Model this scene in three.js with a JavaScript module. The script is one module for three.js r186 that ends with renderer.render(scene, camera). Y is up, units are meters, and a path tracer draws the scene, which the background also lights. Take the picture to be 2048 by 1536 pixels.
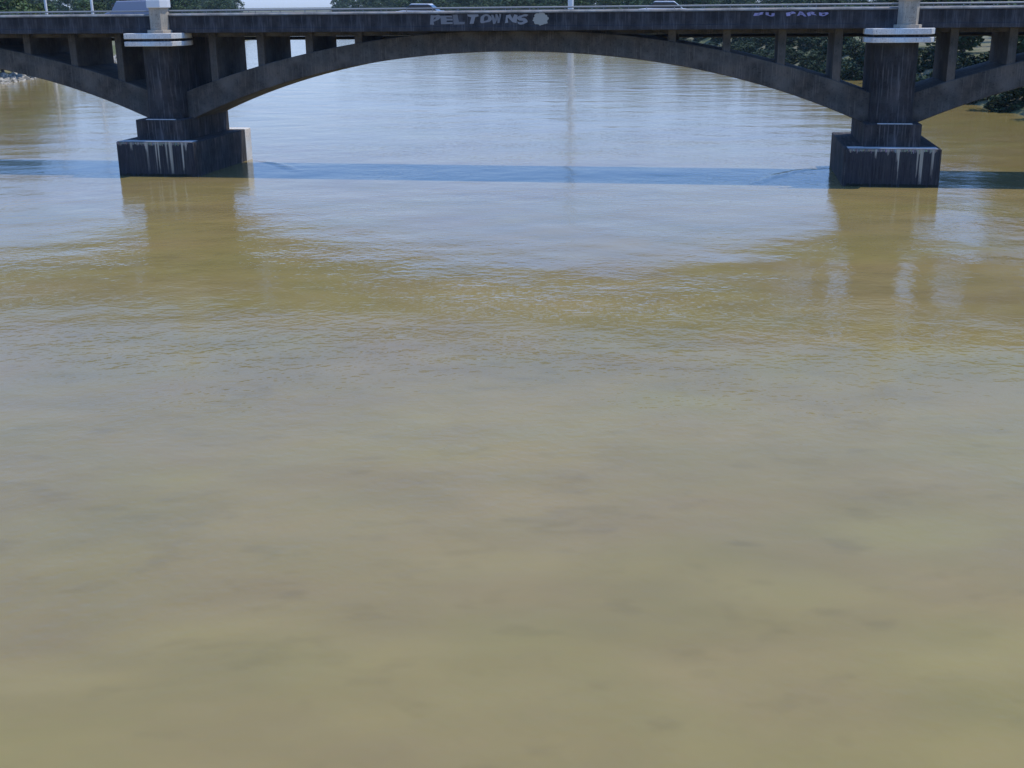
import * as THREE from 'three';
import { mergeGeometries } from 'three/addons/utils/BufferGeometryUtils.js';
import { RoundedBoxGeometry } from 'three/addons/geometries/RoundedBoxGeometry.js';
import { TextGeometry } from 'three/addons/geometries/TextGeometry.js';
import { FontLoader } from 'three/addons/loaders/FontLoader.js';

// ---------------------------------------------------------------- camera, sky, sun, exposure
const scene = new THREE.Scene();
const camera = new THREE.PerspectiveCamera(35.755, 4 / 3, 0.5, 9000);
camera.position.set(0, 13, 0);
camera.rotation.order = 'YXZ';
camera.rotation.set(-0.30897, 0, -0.0106);
scene.add(camera);

const YAW = 0.1749, X0 = -28.04, F0 = 99.49, SPAN = 57.1;       // bridge frame: u along the deck, v away from the camera
const SUN_EL = THREE.MathUtils.degToRad(65), SUN_AZ = THREE.MathUtils.degToRad(22);
const uDir = new THREE.Vector3(Math.cos(YAW), 0, Math.sin(YAW));
const vDir = new THREE.Vector3(Math.sin(YAW), 0, -Math.cos(YAW));
const sunDir = new THREE.Vector3(0, Math.sin(SUN_EL), 0)
  .addScaledVector(uDir, Math.cos(SUN_EL) * Math.cos(SUN_AZ))
  .addScaledVector(vDir, Math.cos(SUN_EL) * Math.sin(SUN_AZ)).normalize();

{ // clear summer sky: pale at the horizon, deep blue overhead
  const W = 512, H = 256, d = new Float32Array(W * H * 4);
  const stops = [[-90, .30, .34, .36], [-2, .74, .87, 1.04], [0, .80, .94, 1.14], [4, .51, .78, 1.26], [9, .30, .58, 1.22], [20, .18, .43, 1.05], [45, .12, .31, .85], [90, .08, .24, .70]];
  for (let j = 0; j < H; j++) {
    const el = (j + .5) / H * 180 - 90;
    let k = 0; while (k < stops.length - 2 && el > stops[k + 1][0]) k++;
    const a = stops[k], b = stops[k + 1], t = Math.min(1, Math.max(0, (el - a[0]) / (b[0] - a[0])));
    for (let i = 0; i < W; i++) {
      const o = (j * W + i) * 4;
      for (let c = 0; c < 3; c++) d[o + c] = a[c + 1] + (b[c + 1] - a[c + 1]) * t;
      d[o + 3] = 1;
    }
  }
  const t = new THREE.DataTexture(d, W, H, THREE.RGBAFormat, THREE.FloatType);
  t.mapping = THREE.EquirectangularReflectionMapping; t.magFilter = THREE.LinearFilter; t.minFilter = THREE.LinearFilter; t.needsUpdate = true;
  scene.background = t; scene.environment = t;
}
const sun = new THREE.DirectionalLight(new THREE.Color(1, .95, .86), 3.2);
sun.position.copy(sunDir).multiplyScalar(400).add(new THREE.Vector3(0, 0, -120));
sun.target.position.set(0, 0, -120);
sun.castShadow = true; sun.shadow.mapSize.set(4096, 4096);
Object.assign(sun.shadow.camera, { left: -180, right: 180, top: 180, bottom: -180, near: 1, far: 900 });
scene.add(sun, sun.target);

const renderer = new THREE.WebGLRenderer({ antialias: true });
renderer.toneMapping = THREE.LinearToneMapping;
renderer.toneMappingExposure = 1.0;
renderer.shadowMap.enabled = true;
scene.fog = new THREE.FogExp2(new THREE.Color(.62, .72, .86), 0.00008);

// ---------------------------------------------------------------- helpers
function rng(seed) { let a = seed >>> 0; return () => { a = (a + 0x6D2B79F5) >>> 0; let t = Math.imul(a ^ (a >>> 15), 1 | a); t = (t + Math.imul(t ^ (t >>> 7), 61 | t)) ^ t; return ((t ^ (t >>> 14)) >>> 0) / 4294967296; }; }
const hash = (x, y, s) => { let h = Math.imul(x | 0, 374761393) ^ Math.imul(y | 0, 668265263) ^ Math.imul(s | 0, 1274126177); h = Math.imul(h ^ (h >>> 13), 1274126177); return ((h ^ (h >>> 16)) >>> 0) / 4294967296; };
function vnoise(x, y, px, py, s) {             // value noise that repeats every px by py cells
  const xi = Math.floor(x), yi = Math.floor(y), fx = x - xi, fy = y - yi, m = (a, n) => ((a % n) + n) % n;
  const sx = fx * fx * fx * (fx * (fx * 6 - 15) + 10), sy = fy * fy * fy * (fy * (fy * 6 - 15) + 10);
  const a = hash(m(xi, px), m(yi, py), s), b = hash(m(xi + 1, px), m(yi, py), s), c = hash(m(xi, px), m(yi + 1, py), s), d = hash(m(xi + 1, px), m(yi + 1, py), s);
  return a + (b - a) * sx + (c - a) * sy + (a - b - c + d) * sx * sy;
}
function fbm(u, v, fx, fy, oct, s) { let t = 0, a = .5, n = 0; for (let o = 0; o < oct; o++) { t += a * vnoise(u * fx, v * fy, fx, fy, s + o * 17); n += a; a *= .5; fx *= 2; fy *= 2; } return t / n; }
const srgb = x => { x = Math.min(1, Math.max(0, x)); return Math.round(255 * (x <= .0031308 ? 12.92 * x : 1.055 * Math.pow(x, 1 / 2.4) - .055)); };
function colorTex(n, fn, h = n) {
  const d = new Uint8Array(n * h * 4);
  for (let j = 0; j < h; j++) for (let i = 0; i < n; i++) { const c = fn((i + .5) / n, (j + .5) / h), o = (j * n + i) * 4; d[o] = srgb(c[0]); d[o + 1] = srgb(c[1]); d[o + 2] = srgb(c[2]); d[o + 3] = 255; }
  const t = new THREE.DataTexture(d, n, h); t.colorSpace = THREE.SRGBColorSpace; finish(t); return t;
}
function grayTex(n, fn) {
  const d = new Uint8Array(n * n * 4);
  for (let j = 0; j < n; j++) for (let i = 0; i < n; i++) { const c = Math.round(255 * Math.min(1, Math.max(0, fn((i + .5) / n, (j + .5) / n)))), o = (j * n + i) * 4; d[o] = d[o + 1] = d[o + 2] = c; d[o + 3] = 255; }
  const t = new THREE.DataTexture(d, n, n); finish(t); return t;
}
function finish(t) { t.wrapS = t.wrapT = THREE.RepeatWrapping; t.magFilter = THREE.LinearFilter; t.minFilter = THREE.LinearMipmapLinearFilter; t.generateMipmaps = true; t.needsUpdate = true; }
function boxUV(g, scale) {                     // uv in metres / scale, projected along each face's main axis
  g = g.index ? g.toNonIndexed() : g; g.computeVertexNormals();
  const p = g.attributes.position, n = p.count, uv = new Float32Array(n * 2), A = new THREE.Vector3(), B = new THREE.Vector3(), C = new THREE.Vector3();
  for (let i = 0; i < n; i += 3) {
    A.fromBufferAttribute(p, i); B.fromBufferAttribute(p, i + 1); C.fromBufferAttribute(p, i + 2);
    const N = B.clone().sub(A).cross(C.clone().sub(A)), ax = Math.abs(N.x), ay = Math.abs(N.y), az = Math.abs(N.z);
    [A, B, C].forEach((q, k) => {
      const [s, t] = ay > ax && ay > az ? [q.x, q.z] : ax > az ? [q.z + 3.1, q.y] : [q.x, q.y];
      uv[(i + k) * 2] = s / scale; uv[(i + k) * 2 + 1] = t / scale;
    });
  }
  g.setAttribute('uv', new THREE.BufferAttribute(uv, 2)); return g;
}
const taken = {};
function numbered(n) { const k = taken[n] || 0; taken[n] = k + 1; return k ? n + '_' + String(k).padStart(3, '0') : n; }
function shadows(o) { o.traverse(m => { if (m.isMesh) { m.castShadow = true; m.receiveShadow = true; } }); return o; }
function part(name, geo, mat, parent, uvScale = 4) {
  if (Array.isArray(geo)) geo = mergeGeometries(geo.map(g => { g = g.index ? g.toNonIndexed() : g; for (const a of Object.keys(g.attributes)) if (!['position', 'normal', 'uv'].includes(a)) g.deleteAttribute(a); return g; }));
  if (uvScale) geo = boxUV(geo, uvScale);
  const m = new THREE.Mesh(geo, mat); m.name = name; m.castShadow = m.receiveShadow = true; parent.add(m); return m;
}
function thing(name, label, category, group) { const g = new THREE.Group(); g.name = numbered(name); g.userData = { label, category }; if (group) g.userData.group = group; scene.add(g); return g; }
const box = (x0, x1, y0, y1, z0, z1, r = 0) => {
  const g = r ? new RoundedBoxGeometry(x1 - x0, y1 - y0, z1 - z0, 2, r) : new THREE.BoxGeometry(x1 - x0, y1 - y0, z1 - z0);
  g.translate((x0 + x1) / 2, (y0 + y1) / 2, (z0 + z1) / 2); return g;
};
const cyl = (r0, r1, h, n = 12) => new THREE.CylinderGeometry(r1, r0, h, n).translate(0, h / 2, 0);
const std = (o) => new THREE.MeshStandardMaterial(o);

// ---------------------------------------------------------------- materials
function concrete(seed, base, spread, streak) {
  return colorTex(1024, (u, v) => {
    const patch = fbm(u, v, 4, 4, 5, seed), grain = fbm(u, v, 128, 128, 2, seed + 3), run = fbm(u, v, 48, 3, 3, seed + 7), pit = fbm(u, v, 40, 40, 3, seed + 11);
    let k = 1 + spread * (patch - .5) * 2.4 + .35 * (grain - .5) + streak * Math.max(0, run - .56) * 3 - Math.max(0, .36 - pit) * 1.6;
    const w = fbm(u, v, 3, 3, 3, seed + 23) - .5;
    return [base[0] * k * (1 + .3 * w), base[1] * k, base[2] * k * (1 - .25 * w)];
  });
}
const bumpRough = grayTex(512, (u, v) => .6 * fbm(u, v, 16, 16, 5, 91) + .4 * fbm(u, v, 90, 4, 2, 95));
const M = {
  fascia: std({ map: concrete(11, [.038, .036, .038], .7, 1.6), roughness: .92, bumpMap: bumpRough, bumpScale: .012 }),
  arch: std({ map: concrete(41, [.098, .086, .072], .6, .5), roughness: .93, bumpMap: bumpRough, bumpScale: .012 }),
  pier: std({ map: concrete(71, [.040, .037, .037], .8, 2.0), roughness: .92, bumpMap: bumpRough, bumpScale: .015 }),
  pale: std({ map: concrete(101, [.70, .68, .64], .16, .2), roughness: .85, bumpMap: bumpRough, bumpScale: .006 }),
  pillar: std({ map: concrete(131, [.42, .36, .28], .25, .3), roughness: .9, bumpMap: bumpRough, bumpScale: .008 }),
  coping: std({ map: concrete(161, [.24, .235, .22], .5, .3), roughness: .88, bumpMap: bumpRough, bumpScale: .006 }),
  asphalt: std({ map: concrete(191, [.055, .055, .057], .15, 0), roughness: .95 }),
  rail: std({ color: new THREE.Color(.27, .28, .28), roughness: .6, metalness: .1 }),
  steel: std({ color: new THREE.Color(.62, .63, .64), roughness: .45, metalness: .3 }),
  white: std({ color: new THREE.Color(.78, .78, .77), roughness: .6 }),
  pipe: std({ color: new THREE.Color(.05, .05, .055), roughness: .7 }),
};

// ---------------------------------------------------------------- river, terrain
const leftBank = [[-95, -400], [-92, 60], [-90, 200], [-97, 300], [-101, 470], [-124, 700], [-188, 950], [-330, 1400], [-700, 2400], [-1500, 4200]];
const rightBank = [[62, -400], [60, 60], [59, 150], [59, 250], [56, 330], [38, 400], [8, 460], [-36, 560], [-86, 720], [-148, 950], [-280, 1400], [-640, 2400], [-1430, 4200]];
function bankX(b, F) { let k = 0; while (k < b.length - 2 && F > b[k + 1][1]) k++; const t = (F - b[k][1]) / (b[k + 1][1] - b[k][1]); return b[k][0] + (b[k + 1][0] - b[k][0]) * t; }
function wob(x, y) { return vnoise(x / 9, y / 9, 4096, 4096, 5) - .5 + .5 * (vnoise(x / 3.1, y / 3.1, 4096, 4096, 6) - .5); }
function groundH(X, F) {
  const l = bankX(leftBank, F), r = bankX(rightBank, F);
  const dist = X < (l + r) / 2 ? l - X : X - r;                      // metres inland
  const d = dist + 2.2 * wob(X, F);
  const t = Math.min(1, Math.max(0, (d + 5) / 17)), s = t * t * (3 - 2 * t);
  return -2.4 + 6.4 * s + Math.max(0, Math.min(2.5, (d - 12) * .04)) + (d > 0 ? .5 * wob(X * .7, F * .7) : 0);
}
{
  const rows = [], cols = [];
  for (let F = -400; F < 4300;) { rows.push(F); F += F < 0 ? 40 : F < 60 ? 20 : F < 520 ? 5 : F < 1000 ? 12 : 80; }
  rows.push(6500);
  for (let t = 0; t <= 1; t += 1 / 90) cols.push(t);
  // columns follow the banks: dense at the water's edge, then out to the horizon
  const off = [-14, -10, -7, -5, -3.5, -2, -.8, .4, 1.6, 3, 4.5, 6, 8, 10.5, 13, 17, 23, 32, 48, 75, 120, 220, 450, 1000, 2500, 6000];
  const pos = [], uv = [], idx = [], n = off.length * 2;
  for (const F of rows) {
    const l = bankX(leftBank, F), r = bankX(rightBank, F);
    const xs = [...off.slice().reverse().map(o => l - o), ...off.map(o => r + o)];
    xs.forEach(X => { pos.push(X, groundH(X, F), -F); uv.push(X / 30, F / 30); });
  }
  for (let j = 0; j < rows.length - 1; j++) for (let i = 0; i < n - 1; i++) { const a = j * n + i, b = a + 1, c = a + n, d = c + 1; idx.push(a, b, c, b, d, c); }
  const g = new THREE.BufferGeometry(); g.setAttribute('position', new THREE.Float32BufferAttribute(pos, 3)); g.setAttribute('uv', new THREE.Float32BufferAttribute(uv, 2)); g.setIndex(idx); g.computeVertexNormals();
  const soil = colorTex(1024, (u, v) => {
    const a = fbm(u, v, 6, 6, 5, 301), b = fbm(u, v, 100, 100, 2, 307), t = Math.min(1, Math.max(0, (a - .38) * 4));
    const k = .75 + .5 * b; return [(.19 + (.11 - .19) * t) * k, (.175 + (.125 - .175) * t) * k, (.10 + (.05 - .10) * t) * k];
  });
  const m = new THREE.Mesh(g, std({ map: soil, roughness: 1 })); m.name = 'ground'; m.receiveShadow = m.castShadow = true;
  m.userData = { kind: 'structure', label: 'grassy sloping river banks and land beyond the bridge', category: 'ground' }; scene.add(m);
}
let waterMat;
{ // muddy river: silt-coloured body with a mirror-like rippled surface
  const N = 2048, TILE = 71, hgt = new Float32Array(N * N), r = rng(77), waves = [];
  for (let k = 0; k < 64; k++) {                                     // long gentle undulations
    const lam = 1.6 * Math.pow(8, r()), ang = (r() - .5) * 2.6 + Math.PI / 2, kx = Math.round(TILE / lam * Math.cos(ang)), ky = Math.round(TILE / lam * Math.sin(ang));
    if (kx || ky) waves.push([kx, ky, r() * 6.283, .00030 * Math.pow(TILE / Math.hypot(kx, ky), .9)]);
  }
  const sn = new Float32Array(N); for (let i = 0; i < N; i++) sn[i] = Math.sin(i / N * 2 * Math.PI);
  for (let j = 0; j < N; j++) for (let i = 0; i < N; i++) {
    const u = i / N, v = j / N; let h = 0;
    for (const w of waves) { const q = (w[0] * i + w[1] * j) % N; const a = ((q + Math.round(w[2] / 6.2832 * N)) % N + N) % N; h += w[3] * sn[a]; }
    const cx = Math.min(u, 1 - u) * TILE, cy = v * TILE - 51, calm = (.3 + 2.0 * fbm(u, v, 7, 11, 3, 501) ** 1.3) * (1 + .9 * Math.exp(-cx * cx / 230 - cy * cy / 190));
    h += calm * (.0046 * (vnoise(u * 110, v * 150, 110, 150, 511) - .5) + .0042 * (vnoise(u * 230, v * 310, 230, 310, 512) - .5) + .0028 * (vnoise(u * 500, v * 600, 500, 600, 513) - .5));
    hgt[j * N + i] = h;
  }
  const d = new Uint8Array(N * N * 4), px = TILE / N, G = 10;         // normal map, slopes enlarged by G and scaled back by normalScale
  let s2 = 0;
  for (let j = 0; j < N; j++) for (let i = 0; i < N; i++) {
    const dx = (hgt[j * N + (i + 1) % N] - hgt[j * N + (i + N - 1) % N]) / (2 * px), dy = (hgt[((j + 1) % N) * N + i] - hgt[((j + N - 1) % N) * N + i]) / (2 * px);
    s2 += dx * dx + dy * dy;
    const nx = -dx * G, ny = -dy * G, l = Math.hypot(nx, ny, 1), o = (j * N + i) * 4;
    d[o] = Math.round((nx / l * .5 + .5) * 255); d[o + 1] = Math.round((ny / l * .5 + .5) * 255); d[o + 2] = Math.round((1 / l * .5 + .5) * 255); d[o + 3] = 255;
  }
  console.log('water rms slope', Math.sqrt(s2 / N / N));
  const nt = new THREE.DataTexture(d, N, N); finish(nt);
  const silt = colorTex(1024, (u, v) => {                             // drifting clouds and boils of silt, torn by the current
    const wx = .035 * (fbm(u, v, 8, 8, 3, 631) - .5), wy = .035 * (fbm(u, v, 8, 8, 3, 641) - .5), p = u + wx, q = v + wy;
    const a = fbm(p, q, 4, 8, 4, 601) - .5, b = fbm(p, q, 22, 40, 4, 611) - .5, c = fbm(p, q, 60, 110, 3, 651);
    const k = 1.035 + .20 * a + .26 * b - .40 * Math.max(0, c - .63), tint = fbm(p, q, 14, 20, 3, 661) - .5;
    return [.276 * k * (1 + .09 * tint), .211 * k * (1 - .02 * tint), .076 * k * (1 - .25 * a + .18 * tint)];
  });
  const g = new THREE.PlaneGeometry(3000, 5200, 1, 1); g.rotateX(-Math.PI / 2); g.translate(-1000, 0, -2200);
  const p = g.attributes.position, uv = g.attributes.uv; for (let i = 0; i < p.count; i++) uv.setXY(i, p.getX(i) / TILE, -p.getZ(i) / TILE);
  waterMat = new THREE.MeshPhysicalMaterial({ map: silt, roughness: .115, ior: 1.333, metalness: 0, normalMap: nt, normalScale: new THREE.Vector2(1 / G, 1 / G) });
  const m = new THREE.Mesh(g, waterMat);
  m.name = 'river_water'; m.receiveShadow = true; m.userData = { kind: 'structure', label: 'muddy brown river water reflecting the blue sky', category: 'river' }; scene.add(m);
}

// ---------------------------------------------------------------- the bridge
const bridge = thing('arch_bridge', 'dark weathered concrete arch bridge crossing the muddy river', 'bridge');
bridge.position.set(X0, 0, -F0); bridge.rotation.y = -YAW;          // local x = u, local z = -v
const DECK0 = -.5, DECK1 = 8.7, RIB0 = .9, RIB1 = 7.3, U0 = -76, U1 = 142;
const intr = d => 9.5 - .0064 * d * d - 1.4e-6 * d ** 4, extr = d => 11.12 - .0061 * d * d - .4e-6 * d ** 4;
for (const c of [-SPAN / 2, SPAN / 2, SPAN * 1.5]) {
  const s = new THREE.Shape(), H = SPAN / 2 - 1.1, n = 48;
  for (let i = 0; i <= n; i++) { const d = -H + 2 * H * i / n; i ? s.lineTo(c + d, intr(d)) : s.moveTo(c + d, intr(d)); }
  for (let i = n; i >= 0; i--) { const d = -H + 2 * H * i / n; s.lineTo(c + d, Math.min(extr(d), 11.04)); }
  const g = new THREE.ExtrudeGeometry(s, { depth: RIB1 - RIB0 - .1, bevelEnabled: true, bevelThickness: .05, bevelSize: .05, bevelOffset: -.05, bevelSegments: 1, curveSegments: 1 });
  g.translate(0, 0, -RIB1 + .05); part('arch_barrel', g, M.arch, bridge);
  for (const sgn of [-1, 1]) for (let k = 1; k <= 5; k++) {          // cross walls standing on the arch
    const d = sgn * (SPAN / 2 - 4.07 * k), u = c + d; if (extr(d) > 10.6) continue;
    part('spandrel_wall', box(u - .3, u + .3, extr(d) - .35, 11.05, -RIB1 + .1, -RIB0 - .1, .04), M.arch, bridge);
  }
}
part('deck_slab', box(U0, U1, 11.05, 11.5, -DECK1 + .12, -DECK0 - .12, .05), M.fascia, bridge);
for (const v of [1.6, 4.1, 6.6]) part('deck_beam', box(U0, U1, 10.72, 11.06, -v - .2, -v + .2, .03), M.arch, bridge);
part('road_surface', box(U0, U1, 11.5, 11.62, -DECK1 + .5, -DECK0 - .5), M.asphalt, bridge);
function parapet(v0, v1) {
  const z0 = -v1, z1 = -v0, f = Math.sign(v0 + v1 - DECK0 - DECK1);
  const p = part('parapet', [box(U0, U1, 11.06, 11.42, z0, z1, .05), box(U0, U1, 11.42, 12.36, z0 + .05, z1 - .05)], M.fascia, bridge);
  const prof = new THREE.Shape(); prof.moveTo(-.24, 0); prof.lineTo(.24, 0); prof.lineTo(.24, .09); prof.quadraticCurveTo(.16, .17, 0, .18); prof.quadraticCurveTo(-.16, .17, -.24, .09); prof.closePath();
  const cg = new THREE.ExtrudeGeometry(prof, { depth: U1 - U0, bevelEnabled: false, curveSegments: 6 }); cg.rotateY(Math.PI / 2); cg.translate(U0, 12.36, (z0 + z1) / 2);
  part('coping', cg, M.coping, bridge);
  const z = (z0 + z1) / 2, rail = part('handrail', new THREE.CylinderGeometry(.06, .06, U1 - U0, 10).rotateZ(Math.PI / 2).translate((U0 + U1) / 2, 12.74, z), M.rail, bridge, 1);
  const posts = []; for (let u = U0 + 1; u < U1; u += 2.035) posts.push(cyl(.03, .03, .2, 8).translate(u, 12.53, z));
  part('rail_post', posts, M.rail, rail, 1);
  return p;
}
const nearParapet = parapet(DECK0, DECK0 + .36), farParapet = parapet(DECK1 - .36, DECK1);
const pipeV = 6.9;
part('service_pipe', new THREE.CylinderGeometry(.14, .14, U1 - U0, 12).rotateZ(Math.PI / 2).translate((U0 + U1) / 2, 10.42, -pipeV - .75), M.pipe, bridge, 1);

// pier: footing in the water, plinth, rounded shaft, two pale cap bands, pillar rising past the parapet
function planShape(hw, front, back, facet, depth) {                  // outline in (u, v), facets at all four corners
  const s = new THREE.Shape(); s.moveTo(-hw + facet, front); s.lineTo(hw - facet, front); s.lineTo(hw, front + depth); s.lineTo(hw, back - depth); s.lineTo(hw - facet, back); s.lineTo(-hw + facet, back); s.lineTo(-hw, back - depth); s.lineTo(-hw, front + depth); s.closePath(); return s;
}
function roundShape(hw, front, back) {
  const s = new THREE.Shape(), n = 14;
  for (let i = 0; i <= n; i++) { const a = Math.PI * i / n; const x = -hw * Math.cos(a), y = front + hw - hw * Math.sin(a); i ? s.lineTo(x, y) : s.moveTo(x, y); }
  for (let i = 0; i <= n; i++) { const a = Math.PI * i / n; s.lineTo(hw * Math.cos(a), back - hw + hw * Math.sin(a)); }
  s.closePath(); return s;
}
function slab(shape, h0, h1, bev = .04) {
  const g = new THREE.ExtrudeGeometry(shape, { depth: h1 - h0 - 2 * bev, bevelEnabled: true, bevelThickness: bev, bevelSize: bev, bevelOffset: -bev, bevelSegments: 1, curveSegments: 12 });
  g.rotateX(-Math.PI / 2); g.translate(0, h0 + bev, 0); return g;   // shape y = v -> local z = -v
}
function footingFace(seed, runs, rim0, rim1, w, h) {                // dried lime and droppings running down the front face
  const c = document.createElement('canvas'); c.width = 1024; c.height = 512; const x = c.getContext('2d'), r = rng(seed);
  x.fillStyle = '#34353a'; x.fillRect(0, 0, 1024, 512);
  for (let i = 0; i < 900; i++) { const t = r(); x.fillStyle = t < .5 ? `rgba(18,19,24,${.05 + .2 * r()})` : `rgba(${88 + 20 * r()},${86 + 18 * r()},${80 + 14 * r()},${.02 + .09 * r()})`; const bw = 2 + 12 * r(), y = r() * 512; x.fillRect(r() * 1024, y, bw, 40 + 320 * r()); }
  const X = u => (u / w + .5) * 1024;
  for (let u = rim0; u < rim1; u += .05) { x.fillStyle = `rgba(${150 + 50 * r()},${144 + 50 * r()},${128 + 50 * r()},${.25 + .55 * r()})`; x.fillRect(X(u), 4 * r(), 10, 26 + 40 * r() * r() ); }
  for (const [u, wd, len, op] of runs) {
    for (let k = 0; k < 26; k++) { const o = (r() + r() - 1) * wd, L = len * (.35 + .65 * r()) * 512 / h; const tone = r(); x.fillStyle = `rgba(${138 + 70 * tone},${132 + 68 * tone},${116 + 66 * tone},${op * (.16 + .5 * r() * r())})`; const bw = 2 + 8 * r(); x.beginPath(); x.moveTo(X(u + o) - bw, 0); x.lineTo(X(u + o) + bw, 0); x.lineTo(X(u + o + .04 * (r() - .5)) + bw * .45, L); x.lineTo(X(u + o) - bw * .45, L); x.fill(); }
  }
  x.fillStyle = 'rgba(28,32,20,.75)'; for (let i = 0; i < 140; i++) x.fillRect(r() * 1024, 470 + 14 * r(), 30 * r(), 50);   // weed at the waterline
  const t = new THREE.CanvasTexture(c); t.colorSpace = THREE.SRGBColorSpace; t.needsUpdate = true;
  return std({ map: t, roughness: .9, bumpMap: bumpRough, bumpScale: .01 });
}
const FW = 6.8, FH = 2.73;
function pier(u, runs, rim, label, seed) {
  const g = new THREE.Group(); g.name = 'pier'; g.position.set(u, 0, 0); if (label) g.userData.label = label; bridge.add(g);
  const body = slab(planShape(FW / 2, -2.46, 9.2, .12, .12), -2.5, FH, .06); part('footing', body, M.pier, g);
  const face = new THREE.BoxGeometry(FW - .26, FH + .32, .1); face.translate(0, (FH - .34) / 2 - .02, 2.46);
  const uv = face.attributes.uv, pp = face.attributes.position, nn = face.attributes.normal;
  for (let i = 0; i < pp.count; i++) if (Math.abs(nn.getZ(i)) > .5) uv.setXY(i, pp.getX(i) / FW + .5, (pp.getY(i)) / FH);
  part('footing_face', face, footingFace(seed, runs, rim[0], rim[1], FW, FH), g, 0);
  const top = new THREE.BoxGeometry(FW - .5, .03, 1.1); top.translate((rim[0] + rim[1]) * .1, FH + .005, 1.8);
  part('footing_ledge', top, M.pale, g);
  part('footing_sunlit_end', box(.4, FW / 2 + .03, -2.4, FH + .03, -9.27, -7.95, .05), M.pale, g);  // added pale block: sunlight on the rear right corner put in as colour
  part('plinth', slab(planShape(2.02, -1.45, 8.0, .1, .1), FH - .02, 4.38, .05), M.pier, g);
  part('plinth_sunlit_strip', box(-1.1, 1.35, 4.375, 4.42, 1.06, 1.4, .01), M.pale, g);  // sun on the front step of the plinth, painted as a pale strip
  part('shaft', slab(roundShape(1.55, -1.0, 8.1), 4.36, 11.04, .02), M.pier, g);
  for (const [a, b] of [[10.66, 11.08], [10.1, 10.46]]) part('cap_band', slab(planShape(2.42, -1.95, 2.0, .42, 1.25), a, b, .03), M.pale, g);
  const neck = part('cap_neck', slab(planShape(2.05, -1.6, 1.7, .4, 1.0), 10.44, 10.68, .01), M.pier, g);
  // pillar
  const pl = part('pillar', slab(planShape(.72, -1.35, .25, .26, .7), 11.07, 13.0, .04).translate(.5, 0, 0), M.pillar, g);
  part('pillar_base', slab(planShape(.95, -1.55, .4, .3, .7), 11.07, 11.32, .03).translate(.5, 0, 0), M.pillar, g);
  part('pillar_cap', slab(planShape(.86, -1.5, .42, .3, .7), 12.98, 13.62, .05).translate(.5, 0, 0), M.white, g);
  return g;
}
pier(0, [[-2.05, .12, .75, .7], [-1.45, .07, .3, .5], [-.7, .1, 2.73, .55], [-.78, .16, .9, .9], [.05, .09, 2.73, .45], [.25, .06, 2.73, .55], [.95, .08, 2.7, .5], [1.25, .12, 2.73, 1], [1.38, .05, 2.73, .8], [2.3, .08, 2.73, 1.2], [2.62, .09, .9, .6]], [-3.3, 2.75], 'pier with white lime streaks across most of its footing', 901);
pier(SPAN, [[-1.2, .12, .8, .9], [-.35, .1, .5, .5], [.35, .1, 1.0, .9], [.42, .06, 2.73, .75], [1.75, .05, 2.4, .7], [2.05, .09, 2.73, 1.1], [1.95, .04, 2.73, .8], [2.8, .08, 2.2, .8]], [-3.1, 3.0], 'pier with lime streaks on one side of its footing', 907);
pier(-SPAN, [[-1, .1, 1, .6], [1, .1, 2, .6]], [-2, 2], null, 911);
pier(SPAN * 2, [[-1, .1, 1, .6], [1, .1, 2, .6]], [-2, 2], null, 917);

// bow waves curling off the footings, low ridges of the same water
function wake(points, label) {
  const c = new THREE.CatmullRomCurve3(points.map(([u, v]) => new THREE.Vector3(X0, 0, -F0).addScaledVector(uDir, u).addScaledVector(vDir, v))), n = 60, m = 12, pos = [], uv = [], idx = [];
  for (let i = 0; i <= n; i++) { const t = i / n, p = c.getPoint(t), d = c.getTangent(t), sx = -d.z, sz = d.x, w = .55 + .5 * t, A = .05 * Math.sin(Math.PI * Math.min(1, .15 + t * .85)) + .004;
    for (let k = 0; k <= m; k++) { const q = k / m * 2 - 1; const x = p.x + sx * q * w, z = p.z + sz * q * w; pos.push(x, A * (.5 + .5 * Math.cos(Math.PI * q)) * (1 + .25 * Math.sin(i * .9 + k)) - .003, z); uv.push(x / 71, -z / 71); } }
  for (let i = 0; i < n; i++) for (let k = 0; k < m; k++) { const a = i * (m + 1) + k, b = a + 1, e = a + m + 1, f = e + 1; idx.push(a, b, e, b, f, e); }
  const g = new THREE.BufferGeometry(); g.setAttribute('position', new THREE.Float32BufferAttribute(pos, 3)); g.setAttribute('uv', new THREE.Float32BufferAttribute(uv, 2)); g.setIndex(idx); g.computeVertexNormals();
  if (g.attributes.normal.getY(100) < 0) { const ix = g.index.array; for (let i = 0; i < ix.length; i += 3) { const t = ix[i]; ix[i] = ix[i + 1]; ix[i + 1] = t; } g.computeVertexNormals(); }
  const o = new THREE.Mesh(g, waterMat); o.name = numbered('bow_wave'); o.receiveShadow = true; o.userData = { kind: 'structure', label, category: 'wave' }; scene.add(o);
}
wake([[53.6, 7.6], [51.6, 6.4], [49.9, 3.9], [48.2, .4], [46.9, -3.2]], 'curved bow wave on the water left of the right pier');
wake([[4.2, 8.0], [6.4, 6.4], [8.6, 3.9], [10.6, 1.2]], 'curved bow wave on the water right of the left pier');

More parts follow.
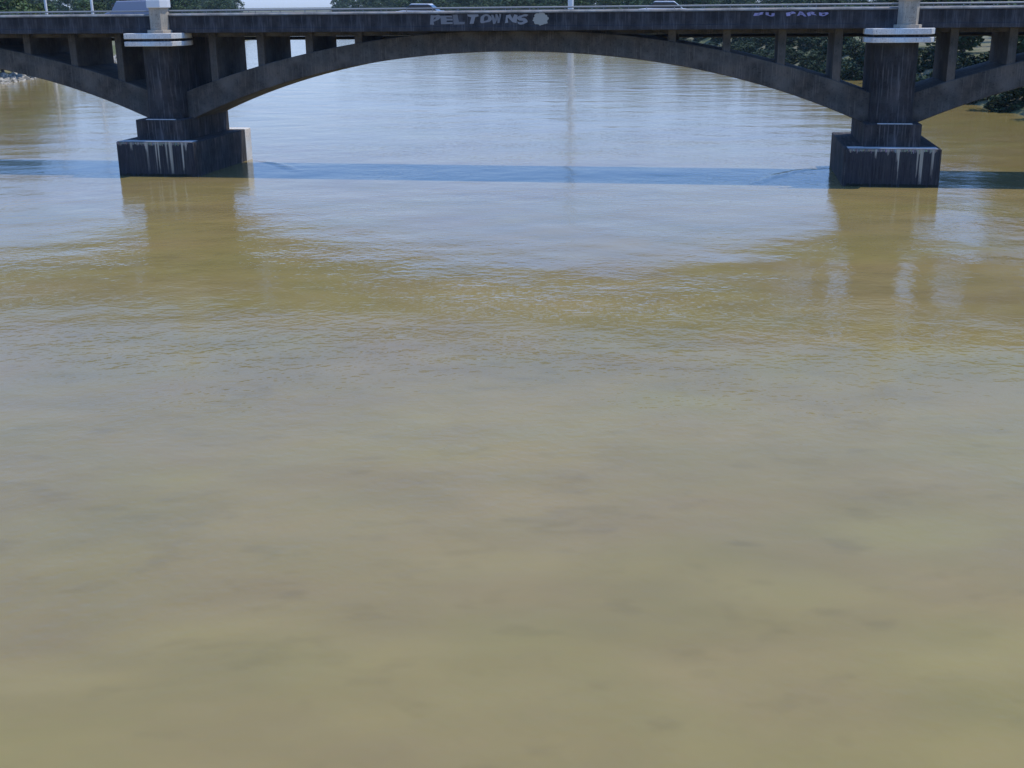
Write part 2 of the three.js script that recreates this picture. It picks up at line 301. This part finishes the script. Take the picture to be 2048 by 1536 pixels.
// graffiti painted on the near parapet
{
  const font = await new FontLoader().loadAsync('fonts/droid/droid_sans_bold.typeface.json');
  const paint = c => std({ color: new THREE.Color(...c), roughness: .8 });
  const hand = rng(33);
  function letter(ch, u0, u1, h0, h1, mat) {                           // one sprayed letter, its outline uneven and leaning
    const g = new TextGeometry(ch, { font, size: 1, depth: .004, curveSegments: 3, bevelEnabled: true, bevelThickness: .002, bevelSize: .035, bevelSegments: 1 }); g.computeBoundingBox();
    const b = g.boundingBox; g.translate(-b.min.x, -b.min.y, -b.min.z); g.scale((u1 - u0) / (b.max.x - b.min.x), (h1 - h0) / (b.max.y - b.min.y), 1);
    const p = g.attributes.position, lean = (hand() - .5) * .35, ph = hand() * 6;
    for (let i = 0; i < p.count; i++) { const x = p.getX(i), y = p.getY(i); p.setXY(i, x + lean * y + .05 * Math.sin(9 * y + ph), y + .045 * Math.sin(7 * x + ph * 2)); }
    g.translate(u0, h0, -DECK0 - .05 + .002); part('graffiti_letter', g, mat, nearParapet, 1);
  }
  function word(txt, u0, u1, h0, h1, c, fade) {
    const n = txt.length, w = (u1 - u0) / n;
    [...txt].forEach((ch, i) => { if (ch === ' ') return; const k = 1 - fade * hand(), d = .12 * (hand() - .5); letter(ch, u0 + i * w + .03, u0 + (i + .8 + .15 * hand()) * w, h0 + .1 * hand() + d * .3, h1 - .1 * hand(), paint(c.map(q => q * k))); });
  }
  word('PELTOWNS', 22.4, 30.2, 11.56, 12.3, [.32, .32, .33], .5);
  const s = new THREE.Shape(), r = rng(5), n = 30;
  for (let i = 0; i < n; i++) { const a = i / n * 6.2832, q = .42 + .13 * r(); const x = Math.cos(a) * q * 1.2, y = Math.sin(a) * q * .95; i ? s.lineTo(x, y) : s.moveTo(x, y); }
  s.closePath();
  const e = new THREE.ExtrudeGeometry(s, { depth: .004, bevelEnabled: false }); e.translate(31.05, 11.9, -DECK0 + .002); part('graffiti_emblem', e, paint([.40, .385, .33]), nearParapet, 1);
  word('BU PARD', 46.75, 52.1, 11.92, 12.3, [.40, .37, .62], .3);
}

// ---------------------------------------------------------------- placing things in the bridge's frame
const onBridge = (u, v, h) => new THREE.Vector3(X0, h, -F0).addScaledVector(uDir, u).addScaledVector(vDir, v);
function lamp(u, label) {
  const t = thing('street_lamp', label, 'street lamp', 'lamps on the bridge pillars'); t.position.copy(onBridge(u, -.55, 13.62)); t.rotation.y = -YAW;
  for (const s of [-1, 1]) {
    part('pole', cyl(.075, .055, 4.6, 10).translate(s * .35, 0, 0), M.steel, t, 1);
    const a = part('lamp_head', new THREE.LatheGeometry([[.001, .5], [.16, .42], [.2, .25], [.1, .03], [.06, 0]].map(q => new THREE.Vector2(...q)), 12).translate(s * .35, 4.6, 0), M.white, t, 1);
  }
  part('crossbar', box(-.42, .42, 3.2, 3.28, -.03, .03), M.steel, t, 1);
}
lamp(.5, 'twin-pole street lamp on the pillar above the lime-streaked pier at left');
lamp(SPAN + .5, 'twin-pole street lamp on the pillar above the pier at right');

// cars on the deck
const glass = std({ color: new THREE.Color(.02, .025, .03), roughness: .08 }), tyre = std({ color: new THREE.Color(.02, .02, .02), roughness: .9 });
function car(u, v, dir, kind, color, label) {
  const t = thing(kind === 'van' ? 'delivery_van' : 'car', label, kind === 'van' ? 'van' : 'car', 'vehicles crossing the bridge'); t.position.copy(onBridge(u, v, 11.62)); t.rotation.y = -YAW + (dir < 0 ? Math.PI : 0);
  const paint = new THREE.MeshPhysicalMaterial({ color: new THREE.Color(...color), roughness: .35, clearcoat: .6, clearcoatRoughness: .1 });
  const ext = (pts, w, bev) => { const s = new THREE.Shape(); pts.forEach((q, i) => i ? s.lineTo(...q) : s.moveTo(...q)); s.closePath(); return new THREE.ExtrudeGeometry(s, { depth: w - 2 * bev, bevelEnabled: true, bevelThickness: bev, bevelSize: bev, bevelOffset: -bev, bevelSegments: 2 }).translate(0, 0, -w / 2 + bev); };
  const low = kind === 'van' ? [[-2.4, .35], [2.35, .35], [2.4, .95], [1.75, 1.15], [1.2, 1.95], [-2.3, 2.0], [-2.4, 1.0]] : [[-2.15, .32], [2.15, .32], [2.2, .7], [1.3, .93], [-1.6, .98], [-2.2, .92]];
  const body = part('body', ext(low, 1.75, .08), paint, t, 0);
  if (kind !== 'van') { part('cabin', ext([[1.15, .9], [.5, 1.4], [-1.0, 1.42], [-1.75, .95]], 1.5, .06), glass, t, 0); part('roof', ext([[.55, 1.36], [.42, 1.47], [-.95, 1.49], [-1.12, 1.38]], 1.42, .05), paint, t, 0); }
  else part('windscreen', box(1.25, 1.75, 1.2, 1.75, -.7, .7, .05).rotateZ(0), glass, t, 0);
  for (const x of [-1.35, 1.35]) for (const z of [-.8, .8]) { const w = part('wheel', new THREE.CylinderGeometry(.32, .32, .2, 18).rotateX(Math.PI / 2).translate(x, .32, z), tyre, t, 0); part('rim', new THREE.CylinderGeometry(.19, .19, .22, 14).rotateX(Math.PI / 2).translate(x, .32, z), M.steel, w, 0); }
  for (const z of [-.6, .6]) part('headlight', box(2.12, 2.22, .62, .76, z - .16, z + .16, .03), M.white, t, 0);
}
car(21.4, 2.6, 1, 'car', [.72, .73, .74], 'white car on the bridge just left of the grey graffiti');
car(40.4, 2.6, 1, 'car', [.75, .75, .75], 'white car on the bridge between the two graffiti words');
car(-4.6, 5.6, -1, 'van', [.34, .34, .40], 'grey van on the bridge near the left pillar');

// ---------------------------------------------------------------- far shore: mast, pavilion, poles
const at = (X, F, dy = 0) => new THREE.Vector3(X, groundH(X, F) + dy, -F);
{
  const t = thing('tall_mast', 'tall white tapering mast standing on the far bank', 'mast'); const F = 446; t.position.copy(at(.0502 * F, F, -.3));
  part('shaft', new THREE.CylinderGeometry(.75, 1.1, 52, 20).translate(0, 26, 0), M.white, t, 4); part('base', cyl(2.2, 1.8, 1.6, 20), M.pale, t, 4);
  part('lamp_ring', new THREE.TorusGeometry(1.5, .2, 8, 24).rotateX(Math.PI / 2).translate(0, 51.5, 0), M.steel, t, 1);
}
{
  const t = thing('river_house', 'low brown house by the foot of the white mast', 'house'); const F = 440, X = .0502 * F - 7.5; t.position.copy(at(X, F, -.2));
  const wall = std({ color: new THREE.Color(.16, .13, .10), roughness: .9 }), roof = std({ color: new THREE.Color(.10, .07, .06), roughness: .9 });
  part('wall', box(-5, 5, 0, 3.2, -3, 3), wall, t);
  const s = new THREE.Shape(); s.moveTo(-3.6, 3.1); s.lineTo(3.6, 3.1); s.lineTo(0, 5.3); s.closePath(); part('roof', new THREE.ExtrudeGeometry(s, { depth: 11, bevelEnabled: false }).rotateY(Math.PI / 2).translate(-5.5, 0, 0), roof, t);
  for (const x of [-3.2, 3.2]) { const w = part('window', box(x - .7, x + .7, 1.1, 2.3, 2.95, 3.05), M.white, t, 0); part('pane', box(x - .6, x + .6, 1.2, 2.2, 3.02, 3.07), glass, w, 0); }
  const d = part('door', box(-.55, .55, 0, 2.1, 2.96, 3.06), std({ color: new THREE.Color(.08, .06, .05), roughness: .7 }), t, 0); part('handle', box(.35, .45, 1, 1.06, 3.05, 3.1), M.steel, d, 0);
}
for (const [q, F, H, label] of [[-.3328, 292, 23, 'tall white pole on the grassy left bank, farther of two'], [-.3697, 254, 20, 'tall white pole on the grassy left bank, nearer of two']]) {
  const t = thing('flag_pole', label, 'pole', 'white poles on the left bank'); t.position.copy(at(q * F, F, -.2));
  part('pole', new THREE.CylinderGeometry(.22, .45, H, 14).translate(0, H / 2, 0), M.white, t, 4); part('finial', new THREE.SphereGeometry(.34, 12, 8).translate(0, H + .2, 0), M.white, t, 1); part('base', cyl(.9, .8, .6, 12), M.pale, t, 1);
}

// ---------------------------------------------------------------- trees
function treeProto(seed, H, R, leafSize = .28, perClump = 62) {
  const r = rng(seed), trunk = [], leaf = [], lc = [], ln = [];
  const seg = (a, b, r0, r1) => { const d = b.clone().sub(a), g = new THREE.CylinderGeometry(r1, r0, d.length(), 7).translate(0, d.length() / 2, 0); g.applyQuaternion(new THREE.Quaternion().setFromUnitVectors(new THREE.Vector3(0, 1, 0), d.clone().normalize())); g.translate(a.x, a.y, a.z); return g; };
  const top = new THREE.Vector3((r() - .5) * .8, H * .62, (r() - .5) * .8); trunk.push(seg(new THREE.Vector3(0, -.5, 0), top, H * .028, H * .012));
  const clumps = [];
  for (let i = 0; i < 34; i++) {
    const a = r() * 6.283, e = Math.pow(r(), .6), y = H * (.26 + .68 * r()), prof = Math.sin(Math.PI * Math.min(1, Math.max(.08, (y / H - .18) / .84))) ** .7;
    const rad = R * prof * (.35 + .65 * e) * (.8 + .4 * r()); const c = new THREE.Vector3(Math.cos(a) * rad, y, Math.sin(a) * rad); clumps.push([c, R * (.2 + .2 * r())]);
    if (i % 4 === 0) { const base = top.clone().multiplyScalar(.4 + .5 * r()); trunk.push(seg(base, c, H * .01, H * .004)); }
  }
  clumps.push([new THREE.Vector3(0, H * .94, 0), R * .22]);
  for (const [c, cr] of clumps) for (let k = 0; k < perClump; k++) {
    const th = r() * 6.283, cz = r() * 2 - 1, q = cr * Math.cbrt(.25 + .75 * r()), sn = Math.sqrt(1 - cz * cz);
    const p = new THREE.Vector3(c.x + Math.cos(th) * sn * q, c.y + cz * q * .75, c.z + Math.sin(th) * sn * q);
    const s = leafSize * (.9 + 1.05 * r()), A = new THREE.Vector3(r() - .5, (r() - .5) * .7, r() - .5).normalize(), B = new THREE.Vector3(r() - .5, r() - .5, r() - .5).cross(A).normalize();
    const v = [p.clone().addScaledVector(A, s), p.clone().addScaledVector(B, s * .6), p.clone().addScaledVector(A, -s), p.clone().addScaledVector(B, -s * .6)];
    for (const i of [0, 1, 2, 0, 2, 3]) { leaf.push(v[i].x, v[i].y, v[i].z); }
    const g = .75 + .5 * r(), y = r() * .3; for (let i = 0; i < 6; i++) lc.push((.6 + y) * g, g, .8 * g);
  }
  const lg = new THREE.BufferGeometry(); lg.setAttribute('position', new THREE.Float32BufferAttribute(leaf, 3)); lg.setAttribute('color', new THREE.Float32BufferAttribute(lc, 3)); lg.computeVertexNormals();
  const tg = mergeGeometries(trunk);
  return { tg, lg, H };
}
const bark = std({ color: new THREE.Color(.09, .075, .06), roughness: 1 });
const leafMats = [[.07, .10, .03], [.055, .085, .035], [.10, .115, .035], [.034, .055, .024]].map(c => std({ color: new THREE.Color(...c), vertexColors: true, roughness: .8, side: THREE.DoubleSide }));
const protos = [treeProto(1, 12, 4.6), treeProto(2, 14, 5.2), treeProto(3, 10, 4.8), treeProto(4, 13, 3.6)];
const bushGeo = treeProto(8, 11, 5.4, .26, 110).lg.translate(0, -2.2, 0);
const tr = rng(4242), ones = 'first second third fourth fifth sixth seventh eighth ninth tenth eleventh twelfth thirteenth fourteenth fifteenth sixteenth seventeenth eighteenth nineteenth'.split(' '), tens = { 2: ['twentieth', 'twenty'], 3: ['thirtieth', 'thirty'], 4: ['fortieth', 'forty'] };
const ordinal = Array.from({ length: 49 }, (_, i) => i < 19 ? ones[i] : (i + 1) % 10 ? tens[Math.floor((i + 1) / 10)][1] + '-' + ones[(i + 1) % 10 - 1] : tens[(i + 1) / 10][0]);
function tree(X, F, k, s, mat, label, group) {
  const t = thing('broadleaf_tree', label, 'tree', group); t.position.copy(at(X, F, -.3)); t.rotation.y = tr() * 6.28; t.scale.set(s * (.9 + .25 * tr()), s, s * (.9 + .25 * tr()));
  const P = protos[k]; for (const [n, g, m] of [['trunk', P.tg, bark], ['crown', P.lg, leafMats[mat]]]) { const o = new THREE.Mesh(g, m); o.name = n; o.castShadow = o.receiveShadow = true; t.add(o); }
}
const leftSpots = []; for (let i = 0; i < 16; i++) leftSpots.push([-96 - (i % 2) * 6.5 - 2 * tr(), 178 + i * 5.6 + 2 * tr()]); leftSpots.push([-124, 288], [-116, 312], [-124, 330], [-116, 352], [-126, 375], [-118, 398], [-128, 425], [-120, 455]);
leftSpots.forEach(([X, F], i) => tree(X, F, i % 4, (i < 16 ? 1.0 : .75) + .2 * tr(), [0, 2, 2, 0, 1, 2, 0][i % 7], `leafy green tree on the sunny left bank, ${ordinal[i]} in line from the bridge`, 'trees on the left bank'));
const rightSpots = []; for (let i = 0; i < 34; i++) { const F = 108 + i * 8.9 + 3 * tr(); rightSpots.push([bankX(rightBank, F) + 8 + (i % 3) * 4.5 + 2 * tr(), F]); }
for (let i = 0; i < 12; i++) rightSpots.push([84 + (i % 3) * 9 + 4 * tr(), 112 + i * 13]);
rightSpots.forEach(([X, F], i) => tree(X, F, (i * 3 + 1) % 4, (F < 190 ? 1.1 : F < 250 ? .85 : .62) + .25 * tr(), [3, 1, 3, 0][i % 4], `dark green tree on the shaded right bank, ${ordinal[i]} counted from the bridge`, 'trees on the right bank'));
const farSpots = [[36, 440], [18, 452], [8, 468], [2, 476], [-8, 486], [-20, 505], [-32, 535], [-43, 552], [-52, 590], [-62, 625], [-70, 655], [30, 470], [46, 462], [52, 445], [40, 490], [14, 500], [-4, 520], [60, 430], [-26, 580], [-44, 640]];
farSpots.forEach(([X, F], i) => tree(X + 9, F + 6, (i * 2 + 1) % 4, .7 + .4 * tr(), [1, 0, 1, 2][i % 4], `hazy green tree on the far shore past the bridge, ${ordinal[i]} of that row`, 'trees on the far shore'));
const bushSpots = []; for (let i = 0; i < 44; i++) { const F = 108 + i * 6.4 + 2 * tr(); bushSpots.push([bankX(rightBank, F) + 1.5 + 5.5 * (i % 2) + 1.5 * tr(), F]); }
bushSpots.forEach(([X, F], i) => {
  const t = thing('riverside_bush', `dense dark bush at the water's edge of the right bank, ${ordinal[i]} from the bridge`, 'bush', 'bushes along the right bank'); t.position.copy(at(X, F, -1.3)); t.rotation.y = tr() * 6.28; const s = .42 + .16 * tr(); t.scale.set(s * 1.35, s, s * 1.35);
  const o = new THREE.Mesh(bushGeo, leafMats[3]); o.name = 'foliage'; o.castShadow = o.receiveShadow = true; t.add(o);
});
{ // distant woodland that reads as one mass
  const P = protos[1], n = 520, im = new THREE.InstancedMesh(P.lg, leafMats[1], n), m4 = new THREE.Matrix4(), q = new THREE.Quaternion(), e = new THREE.Euler(); im.name = 'distant_woodland';
  for (let i = 0; i < n; i++) {
    const F = 480 + 1700 * tr() * tr(); let X; const l = bankX(leftBank, F), r = bankX(rightBank, F);
    X = i % 3 ? r + 14 + Math.pow(tr(), 1.5) * 420 : l - 14 - Math.pow(tr(), 1.5) * 420;
    const q0 = X / F; if (q0 > -.215 && q0 < -.138) X -= .1 * F;
    const s = .75 + .5 * tr(); e.set(0, tr() * 6.28, 0); q.setFromEuler(e); m4.compose(at(X, F, -1.2), q, new THREE.Vector3(s * 1.1, s, s * 1.1)); im.setMatrixAt(i, m4);
  }
  im.castShadow = im.receiveShadow = true; im.userData = { kind: 'stuff', label: 'distant mass of green woodland along the far river reach', category: 'woodland' }; scene.add(im);
}
{ // riprap along the left water's edge
  const g = new THREE.IcosahedronGeometry(.5, 1), p = g.attributes.position, r = rng(9); const seen = {};
  for (let i = 0; i < p.count; i++) { const k = [p.getX(i), p.getY(i), p.getZ(i)].map(a => a.toFixed(3)).join(); seen[k] ??= .7 + .6 * r(); p.setXYZ(i, p.getX(i) * seen[k], p.getY(i) * seen[k] * .7, p.getZ(i) * seen[k]); }
  g.computeVertexNormals();
  const n = 5200, im = new THREE.InstancedMesh(g, std({ color: new THREE.Color(.42, .40, .36), roughness: .95 }), n), m4 = new THREE.Matrix4(), c = new THREE.Color(); im.name = 'riprap_stones';
  for (let i = 0; i < n; i++) {
    const F = 120 + 380 * Math.pow(r(), 1.3), X = bankX(leftBank, F) + 2.5 - 6.5 * r(), s = .5 + 1.5 * r() * r();
    m4.compose(at(X, F, .05), new THREE.Quaternion().setFromEuler(new THREE.Euler(r() * 6, r() * 6, r() * 6)), new THREE.Vector3(s, s, s)); im.setMatrixAt(i, m4); const k = .7 + .5 * r(); im.setColorAt(i, c.setRGB(k, k * .99, k * .95));
  }
  im.castShadow = im.receiveShadow = true; im.userData = { kind: 'stuff', label: 'pale grey rubble stones lining the left water edge', category: 'stones' }; scene.add(im);
}

renderer.setSize(1024, 768);
renderer.render(scene, camera);
